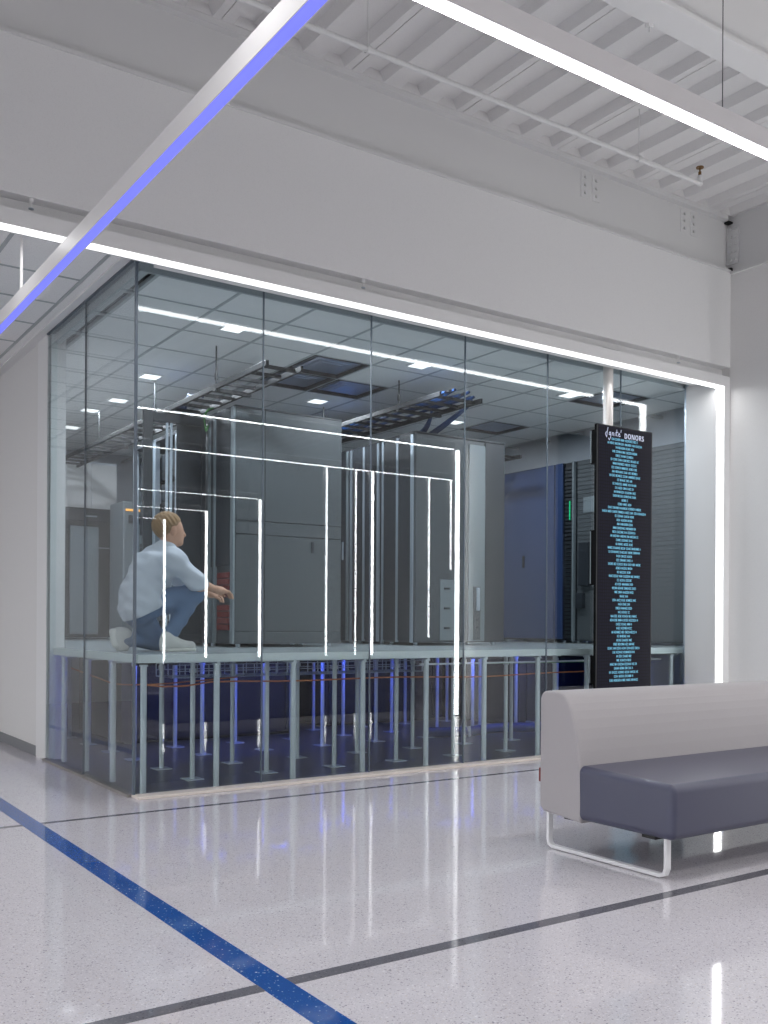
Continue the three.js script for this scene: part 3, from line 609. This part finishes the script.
// ---------------------------------------------------------------- display on its pole
{
  const W = 0.713, Hh = 2.315, x0 = 6.285, y0 = 0.588, zF = -5.95;
  const t = thing('donor_display', 'tall narrow black display with glowing blue lines of text on a metal pole', 'display', [6.624, 0, -6.135]);
  const [c, g] = canvas(616, 2000), r = mulberry(21);
  g.fillStyle = '#05050c'; g.fillRect(0, 0, 616, 2000);
  g.fillStyle = '#0d0c1c'; for (let y = 0; y < 2000; y += 25) for (let x = 12; x < 616; x += 25) g.fillRect(x, y, 19, 19);
  g.textBaseline = 'middle'; g.textAlign = 'left';
  g.fillStyle = '#c9cfe6'; g.font = 'bold 56px sans-serif'; g.fillText('DONORS', 296, 56);
  g.strokeStyle = '#b9c0da'; g.lineWidth = 7; g.lineCap = 'round'; g.lineJoin = 'round';
  const pen = (pts) => { g.beginPath(); pts.forEach((p, i) => (i ? g.lineTo(p[0], p[1]) : g.moveTo(p[0], p[1]))); g.stroke(); };
  pen([[112, 12], [104, 50], [98, 84], [86, 66]]); pen([[96, 44], [84, 60]]);                                    // the script word before it
  pen([[142, 44], [128, 46], [126, 64], [140, 62], [144, 44], [142, 84], [128, 104], [118, 92]]);
  pen([[158, 66], [162, 46], [172, 44], [176, 66]]); pen([[192, 46], [192, 66]]); pen([[212, 20], [208, 62], [218, 66]]); pen([[202, 40], [224, 36]]);
  pen([[230, 56], [246, 50], [238, 42], [230, 56], [238, 68], [252, 62]]); pen([[262, 16], [258, 34]]);
  const widths = [165, 215, 115, 155, 115, 175, 150, 165, 160, 190, 95, 150, 120, 135, 145, 40, 85, 205, 275, 120, 100, 95, 145, 150, 175, 105, 110, 205, 195, 100, 100, 200, 105, 90, 190, 90, 115, 150, 120, 55, 145, 75, 105, 75, 165, 175, 100, 95, 155, 85, 95, 130, 200, 140, 95, 90, 170, 120, 180, 120, 175];
  widths.forEach((w, i) => {                                   // too small to read in the photograph: strokes of capitals, word by word
    const y = 92 + i * (1850 / (widths.length - 1)), len = w / 335 * 616; let x = 308 - len / 2; const end = 308 + len / 2; let left = 2 + (r() * 4 | 0);
    g.fillStyle = '#74bddc'; g.strokeStyle = '#74bddc'; g.lineWidth = 3.4;
    while (x < end - 6) {
      if (left-- <= 0) { x += 7; left = 3 + (r() * 6 | 0); continue; }
      const k = r() * 5 | 0, h = 8;
      if (k === 0) { pen([[x, y - h], [x, y + h]]); pen([[x, y - h], [x + 7, y], [x, y + h]]); }
      else if (k === 1) { pen([[x, y + h], [x + 4, y - h], [x + 8, y + h]]); pen([[x + 2, y + 2], [x + 6, y + 2]]); }
      else if (k === 2) { pen([[x + 8, y - h], [x, y - h], [x, y + h], [x + 8, y + h]]); pen([[x, y], [x + 6, y]]); }
      else if (k === 3) { pen([[x, y + h], [x, y - h], [x + 8, y + h], [x + 8, y - h]]); }
      else { pen([[x, y - h], [x, y + h], [x + 8, y + h]]); pen([[x + 4, y - h], [x + 8, y - 2]]); }
      x += 11;
    }
  });
  const st = new THREE.CanvasTexture(c); st.colorSpace = THREE.SRGBColorSpace; st.magFilter = THREE.LinearFilter;
  const screenMat = phys({ color: 0x040408, roughness: 0.6, specularIntensity: 0.25, emissive: 0xffffff, emissiveMap: st, emissiveIntensity: 1.15 });
  B('cabinet', [x0, x0 + W], [y0, y0 + Hh], [zF - 0.03, zF - 0.004], mat.blackMatt, t, 0.002);
  add('screen', new THREE.BoxGeometry(W - 0.02, Hh - 0.016, 0.004), [mat.black, mat.black, mat.black, mat.black, screenMat, mat.black], t, [x0 + W / 2, y0 + Hh / 2, zF - 0.002]);
  B('bezel', [x0, x0 + 0.01], [y0, y0 + Hh], [zF - 0.004, zF + 0.001], mat.dark, t); B('bezel', [x0 + W - 0.01, x0 + W], [y0, y0 + Hh], [zF - 0.004, zF + 0.001], mat.dark, t);
  B('bezel', [x0, x0 + W], [y0, y0 + 0.008], [zF - 0.004, zF + 0.001], mat.dark, t); B('bezel', [x0, x0 + W], [y0 + Hh - 0.008, y0 + Hh], [zF - 0.004, zF + 0.001], mat.dark, t);
  for (const [a, b] of [[2.56, 2.86], [1.5, 1.98], [0.63, 0.88]]) {
    const box = B('driver_box', [x0 + 0.015, x0 + 0.2], [a, b], [zF - 0.09, zF - 0.03], mat.blackMatt, t, 0.004);
    B('cover_strip', [x0 + 0.012, x0 + 0.016], [a + 0.01, b - 0.01], [zF - 0.088, zF - 0.078], mat.rackPale, box);
  }
  M('pole', [rodG([6.615, 0, -6.13], [6.615, 3.53, -6.13], 0.045, 24)], mat.chrome, t);
  for (const y of [1.3, 2.3]) B('bracket', [6.5, 6.75], [y, y + 0.08], [zF - 0.15, zF - 0.03], mat.dark, t, 0.004);
  M('base_flange', [rodG([6.615, 0.021, -6.13], [6.615, 0.034, -6.13], 0.1, 24)], mat.chrome, t);
}
S('trim_5', 'dark slotted plate in the shadow gap above the display pole', [6.08, 6.28], [3.468, 3.474], [-5.77, -5.7], mat.sillGrey);
// ---------------------------------------------------------------- bench
{
  const x0 = 3.5, x1 = 6.36;
  const t = thing('bench', 'upholstered bench with pale grey back and slate blue leather seat on white sled legs', 'bench', [4.93, 0, -3.25]);
  // back: a profile in depth and height, extruded along the bench
  const s = new THREE.Shape();                                   // u = depth from the rear, v = height
  s.moveTo(0.02, 0.205); s.lineTo(0.265, 0.185); s.lineTo(0.272, 0.25); s.bezierCurveTo(0.268, 0.5, 0.23, 0.7, 0.165, 0.775); s.bezierCurveTo(0.15, 0.795, 0.12, 0.8, 0.1, 0.8); s.lineTo(0.04, 0.8);
  s.bezierCurveTo(0.015, 0.8, 0.0, 0.785, 0.0, 0.76); s.lineTo(0.0, 0.235); s.bezierCurveTo(0, 0.215, 0.008, 0.207, 0.02, 0.205);
  const bg = new THREE.ExtrudeGeometry(s, { depth: x1 - x0 - 0.03, bevelEnabled: true, bevelSize: 0.012, bevelThickness: 0.015, bevelSegments: 3, curveSegments: 10 });
  bg.rotateY(-Math.PI / 2); bg.scale(1, 1, 1);                    // u -> +z?, extrusion -> -x
  bg.translate(0, 0, 0); uvMetres(bg);
  const back = add('backrest', bg, mat.benchGrey, t, [x1 - 0.015, 0, -3.695 + 0.008]);
  // seat cushion with a softly crowned top
  const sw = x1 - x0, sd = 0.59, sh = 0.27, sg = new RoundedBoxGeometry(sw, sh, sd, 5, 0.035), p = sg.attributes.position;
  for (let i = 0; i < p.count; i++) { const u = p.getX(i) / sw * 2, v = p.getZ(i) / sd * 2; if (p.getY(i) > 0) p.setY(i, p.getY(i) + 0.012 * (1 - u * u) * (1 - v * v) - 0.022 * Math.max(0, v)); }
  sg.computeVertexNormals(); uvMetres(sg);
  const seat = add('seat', mergeVertices(sg, 1e-4), mat.benchBlue, t, [(x0 + x1) / 2, 0.185 + sh / 2, -3.44 + sd / 2]);
  const leg = (x) => {
    const pts = [[-3.68, 0.19], [-3.68, 0.05], [-3.672, 0.02], [-3.645, 0.008], [-2.95, 0.008], [-2.922, 0.02], [-2.91, 0.05], [-2.91, 0.19]];
    const sh2 = new THREE.Shape(), inn = [], out = pts;
    for (let i = 0; i < pts.length; i++) { const a = pts[Math.max(0, i - 1)], b = pts[Math.min(pts.length - 1, i + 1)], dx = b[0] - a[0], dy = b[1] - a[1], L = Math.hypot(dx, dy); inn.push([pts[i][0] - dy / L * 0.014, pts[i][1] + dx / L * 0.014]); }
    sh2.moveTo(-out[0][0], out[0][1]); for (const q of out.slice(1)) sh2.lineTo(-q[0], q[1]); for (const q of inn.reverse()) sh2.lineTo(-q[0], q[1]);
    const g2 = new THREE.ExtrudeGeometry(sh2, { depth: 0.028, bevelEnabled: true, bevelSize: 0.002, bevelThickness: 0.002, bevelSegments: 1 });
    g2.rotateY(Math.PI / 2);                                       // shape x (= -z) -> -z... extrusion -> +x
    uvMetres(g2);
    const o = add('sled_leg', g2, mat.legWhite, t, [x, -0.003, 0]); return o;
  };
  const nearLeg = leg(3.535); leg(6.29);
  for (const z of [-3.5, -3.0]) B('mount_plate', [3.52, 3.57], [0.174, 0.188], [z - 0.04, z + 0.04], mat.black, nearLeg);
  B('fabric_tag', [3.51, 3.53], [0.34, 0.41], [-3.715, -3.68], mat.red, back);
}
// ---------------------------------------------------------------- person kneeling on the raised floor
{
  const V = (x, y, z) => [x, y, z], FL = RAISED;
  const smin = (a, b, k) => { const h = Math.max(k - Math.abs(a - b), 0) / k; return Math.min(a, b) - h * h * k / 4; };
  const cap = (p, a, b, ra, rb) => {
    const bx = b[0] - a[0], by = b[1] - a[1], bz = b[2] - a[2], px = p[0] - a[0], py = p[1] - a[1], pz = p[2] - a[2];
    const h = Math.min(1, Math.max(0, (px * bx + py * by + pz * bz) / (bx * bx + by * by + bz * bz + 1e-9)));
    return Math.hypot(px - bx * h, py - by * h, pz - bz * h) - (ra + (rb - ra) * h);
  };
  const ell = (p, c, r) => { const x = (p[0] - c[0]) / r[0], y = (p[1] - c[1]) / r[1], z = (p[2] - c[2]) / r[2], k = Math.hypot(x, y, z); return (k - 1) * Math.min(...r); };
  const field = (list, k) => (p) => { let d = 1e3; for (const q of list) d = smin(d, q.length === 3 && q[0] === 'e' ? ell(p, q[1], q[2]) : cap(p, ...q), k); return d; };
  function surface(fn, c, size, res) {
    const mc = new MarchingCubes(res, undefined, false, false, 400000);
    mc.isolation = 0;
    const h = res / 2;
    for (let z = 0; z < res; z++) for (let y = 0; y < res; y++) for (let x = 0; x < res; x++) mc.field[x + y * res + z * res * res] = -fn([c[0] + (x - h) / h * size / 2, c[1] + (y - h) / h * size / 2, c[2] + (z - h) / h * size / 2]);
    mc.update();
    const n = mc.count, g = new THREE.BufferGeometry(), pos = new Float32Array(n * 3);
    for (let i = 0; i < n; i++) for (let k = 0; k < 3; k++) pos[3 * i + k] = mc.positionArray[3 * i + k] * size / 2 + c[k];
    g.setAttribute('position', new THREE.BufferAttribute(pos, 3));
    const m = mergeVertices(g, 1e-4); m.computeVertexNormals();
    return uvMetres(m);
  }
  const ZR = -6.86, ZL = -7.14, KZ = -7.11, PZ = -6.9;                              // the near (right) and far (left) side
  const J = {
    pelvis: V(2.565, 1.27, -7.0), waist: V(2.575, 1.36, -7.0), chest: V(2.68, 1.55, -7.0), neck: V(2.775, 1.69, -7.0), head: V(2.815, 1.85, -7.0),
    shR: V(2.765, 1.615, ZR + 0.03), elR: V(2.945, 1.46, ZR + 0.04), wrR: V(3.12, 1.405, ZR - 0.01), shL: V(2.81, 1.61, ZL - 0.02), elL: V(3.0, 1.44, ZL), wrL: V(3.14, 1.385, ZL + 0.06),
    hipR: V(2.555, 1.24, KZ + 0.06), knR: V(2.78, FL + 0.062, KZ), anR: V(2.475, FL + 0.1, KZ), hipL: V(2.575, 1.25, PZ - 0.06), knL: V(2.97, 1.38, PZ), anL: V(2.775, FL + 0.09, PZ),
  };
  const body = field([
    [J.pelvis, J.waist, 0.13, 0.115], [J.waist, J.chest, 0.12, 0.135], [J.chest, V(2.735, 1.62, -7.0), 0.13, 0.1], [J.shR, J.shL, 0.062, 0.062], [V(2.755, 1.64, -7), J.neck, 0.07, 0.055], [J.neck, V(2.8, 1.78, -7), 0.052, 0.055],
    [J.shR, J.elR, 0.056, 0.044], [J.elR, J.wrR, 0.043, 0.028], [J.shL, J.elL, 0.056, 0.044], [J.elL, J.wrL, 0.043, 0.028],
    [J.hipR, J.knR, 0.085, 0.06], [J.knR, J.anR, 0.055, 0.038], [J.hipL, J.knL, 0.085, 0.062], [J.knL, J.anL, 0.058, 0.038],
  ], 0.05);
  const headF = (p) => {
    let d = smin(ell(p, [2.8, 1.872, -7], [0.098, 0.102, 0.078]), ell(p, [2.838, 1.81, -7], [0.066, 0.08, 0.062]), 0.05);
    d = smin(d, cap(p, [2.893, 1.86, -7], [2.921, 1.818, -7], 0.012, 0.016), 0.02);                     // nose
    d = smin(d, ell(p, [2.885, 1.755, -7], [0.026, 0.022, 0.034]), 0.03);                                // chin
    d = smin(d, ell(p, [2.902, 1.788, -7], [0.012, 0.014, 0.028]), 0.012);                               // lips
    for (const s of [1, -1]) { d = smin(d, ell(p, [2.805, 1.838, -7 + s * 0.08], [0.02, 0.033, 0.012]), 0.01); d = Math.max(d, -ell(p, [2.905, 1.848, -7 + s * 0.034], [0.016, 0.013, 0.018])); d = smin(d, ell(p, [2.885, 1.846, -7 + s * 0.034], [0.016, 0.013, 0.015]), 0.006); }
    return smin(d, cap(p, J.neck, [2.805, 1.79, -7], 0.052, 0.056), 0.03);
  };
  function hand(w, dir, side) {                                // palm, four fingers that curl down, and a thumb at the side
    const L = [[w, [w[0] + 0.05 * dir[0], w[1] + 0.05 * dir[1], w[2]], 0.027, 0.032]];
    const pc = [w[0] + 0.075 * dir[0], w[1] + 0.075 * dir[1], w[2]];
    const fingers = [];
    [-0.03, -0.01, 0.01, 0.03].forEach((o, i) => {
      const len = [0.034, 0.04, 0.038, 0.03][i], a = [pc[0], pc[1], pc[2] + o], b = [a[0] + len * dir[0], a[1] + len * dir[1] + 0.002, a[2]], c2 = [b[0] + len * 0.7 * dir[0], b[1] + len * 0.7 * dir[1] - 0.018, b[2]], e = [c2[0] + 0.008, c2[1] - 0.024, c2[2]];
      fingers.push([[a, b, 0.0105, 0.0098], [b, c2, 0.0098, 0.009], [c2, e, 0.009, 0.008]]);
      L.push([[w[0] + 0.03 * dir[0], w[1] + 0.03 * dir[1], w[2] + o * 0.7], a, 0.015, 0.014]);
    });
    const th = [[[w[0] + 0.03 * dir[0], w[1] + 0.03 * dir[1], w[2] + side * 0.025], [w[0] + 0.065 * dir[0], w[1] + 0.065 * dir[1] - 0.02, w[2] + side * 0.048], 0.014, 0.011], [[w[0] + 0.065 * dir[0], w[1] + 0.065 * dir[1] - 0.02, w[2] + side * 0.048], [w[0] + 0.1 * dir[0], w[1] + 0.1 * dir[1] - 0.03, w[2] + side * 0.042], 0.011, 0.009]];
    const palm = field(L, 0.02), fs = fingers.map((f) => field(f, 0.006)), tf = field(th, 0.008), wr = (p) => cap(p, [w[0] - 0.05 * dir[0], w[1] - 0.05 * dir[1], w[2]], w, 0.031, 0.028);
    return (p) => { let d = smin(palm(p), wr(p), 0.02); for (const f of fs) d = smin(d, f(p), 0.008); return smin(d, tf(p), 0.012); };
  }
  const dR = [0.985, -0.17], dL = [0.98, -0.2];
  const t = thing('person', 'person in light blue shirt and jeans kneeling on the raised floor, reaching out', 'person', [2.7, FL, -7.0]);
  const skin = std({ color: 0xc79a80, roughness: 0.6 }), shirt = std({ map: grain(31, '196,203,213', 0.06, 256, 0.08), roughness: 0.85 }), jeans = std({ map: grain(32, '96,120,152', 0.1, 256, 0.08), roughness: 0.9 }), shoe = std({ color: 0xd2d2ce, roughness: 0.7 }), sole = std({ color: 0xe8e6e0, roughness: 0.6 }), hair = std({ map: grain(33, '142,108,68', 0.2, 256, 0.06, 6), roughness: 0.7 });
  const tr = (g) => g.translate(-2.7, -FL, 7.0);
  const strip = (g) => g.toNonIndexed();
  const bodyG = mergeGeometries([surface(body, [2.8, 1.4, -7.0], 1.1, 92), surface(headF, [2.83, 1.83, -7], 0.36, 100), surface(hand(J.wrR, dR, -1), [3.25, 1.38, ZR], 0.26, 84), surface(hand(J.wrL, dL, 1), [3.22, 1.36, ZL + 0.06], 0.26, 84)].map(strip));
  const P = (name, g, m) => { const o = new THREE.Mesh(g, m); o.name = name; o.castShadow = o.receiveShadow = true; t.add(o); return o; };
  P('body', tr(bodyG), skin);
  const fold = (p, a) => a * (Math.sin(p[0] * 38 + p[1] * 26) * Math.sin(p[1] * 31 - p[2] * 22) + 0.6 * Math.sin(p[1] * 57 + p[2] * 33 + p[0] * 12));
  const shirtCore = field([
    [V(2.575, 1.27, -7), J.waist, 0.142, 0.138], [J.waist, J.chest, 0.14, 0.152], [J.chest, V(2.735, 1.62, -7.0), 0.152, 0.122], [J.shR, J.shL, 0.08, 0.08], [V(2.75, 1.66, -7), V(2.775, 1.7, -7), 0.078, 0.068],
    [J.shR, J.elR, 0.08, 0.064], [J.elR, V(2.99, 1.446, ZR + 0.03), 0.062, 0.054], [J.shL, J.elL, 0.08, 0.064], [J.elL, V(3.04, 1.425, ZL + 0.02), 0.062, 0.054],
    [V(2.55, 1.24, -6.94), V(2.55, 1.24, -7.06), 0.105, 0.105], [V(2.64, 1.3, -6.93), V(2.65, 1.3, -7.07), 0.09, 0.09],
  ], 0.06);
  P('shirt', tr(surface((p) => Math.max(shirtCore(p) + fold(p, 0.006), 1.175 + (p[0] - 2.5) * 0.45 - p[1], headF(p) < -0.2 ? 1 : -1), [2.8, 1.42, -7.0], 1.1, 110)), shirt);
  const jeansCore = field([
    [J.pelvis, V(2.57, 1.3, -7), 0.14, 0.13], [J.hipR, J.knR, 0.1, 0.072], [J.knR, V(2.5, FL + 0.09, KZ), 0.066, 0.052], [J.hipL, J.knL, 0.1, 0.076], [J.knL, V(2.785, FL + 0.14, PZ), 0.072, 0.054],
  ], 0.04);
  P('jeans', tr(surface((p) => Math.max(jeansCore(p) + fold(p, 0.004), FL + 0.003 - p[1]), [2.75, 1.27, -7.0], 1.0, 100)), jeans);
  const shoeShape = (a, toe, up) => field([[a, toe, 0.043, 0.036], [[a[0], a[1] + 0.0, a[2]], [a[0] + up[0], a[1] + up[1], a[2]], 0.044, 0.046], [[a[0] + (toe[0] - a[0]) * 0.5, a[1] + (toe[1] - a[1]) * 0.5, a[2]], [a[0] + up[0] * 0.8, a[1] + up[1] * 0.8, a[2]], 0.04, 0.044]], 0.04);
  const sL = shoeShape([2.745, FL + 0.05, PZ], [2.94, FL + 0.04, PZ], [0.015, 0.06]);
  const shoeL = P('shoe', tr(surface((p) => Math.max(sL(p), FL + 0.016 - p[1]), [2.84, FL + 0.08, PZ], 0.4, 80)), shoe);
  shoeL.add(P('sole', tr(surface((p) => Math.max(field([[[2.745, FL + 0.02, PZ], [2.94, FL + 0.02, PZ], 0.048, 0.042]], 0.01)(p), p[1] - FL - 0.022, FL + 0.001 - p[1]), [2.84, FL + 0.03, PZ], 0.36, 90)), sole));
  const sR = shoeShape([2.455, FL + 0.125, KZ], [2.475, FL + 0.03, KZ], [0.05, -0.005]);
  const shoeR = P('shoe', tr(surface((p) => Math.max(smin(sR(p), cap(p, [2.475, FL + 0.035, KZ], [2.505, FL + 0.028, KZ], 0.036, 0.03), 0.03), FL + 0.002 - p[1]), [2.47, FL + 0.1, KZ], 0.34, 72)), shoe);
  shoeR.add(P('sole', tr(surface((p) => field([[[2.412, FL + 0.145, KZ], [2.432, FL + 0.05, KZ], 0.022, 0.024], [[2.412, FL + 0.145, KZ + 0.02], [2.432, FL + 0.05, KZ + 0.018], 0.02, 0.02], [[2.412, FL + 0.145, KZ - 0.02], [2.432, FL + 0.05, KZ - 0.018], 0.02, 0.02]], 0.02)(p), [2.42, FL + 0.1, KZ], 0.26, 60)), sole));
  const hairF = (p) => { const h = ell(p, [2.785, 1.882, -7], [0.117, 0.108, 0.094]), low = Math.max(h, 1.79 + Math.max(0, (p[0] - 2.74)) * 1.0 - p[1]), cut = (p[0] - 2.868) - (p[1] - 1.9) * 0.4; return Math.max(low, cut, -ell(p, [2.81, 1.836, p[2] > -7 ? -6.92 : -7.08], [0.03, 0.042, 0.04])) + 0.0025 * Math.sin(p[0] * 160 + p[1] * 90) * Math.sin(p[2] * 140 + p[1] * 60); };
  P('hair', tr(surface(hairF, [2.79, 1.88, -7], 0.32, 96)), hair);
}
renderer.render(scene, camera);
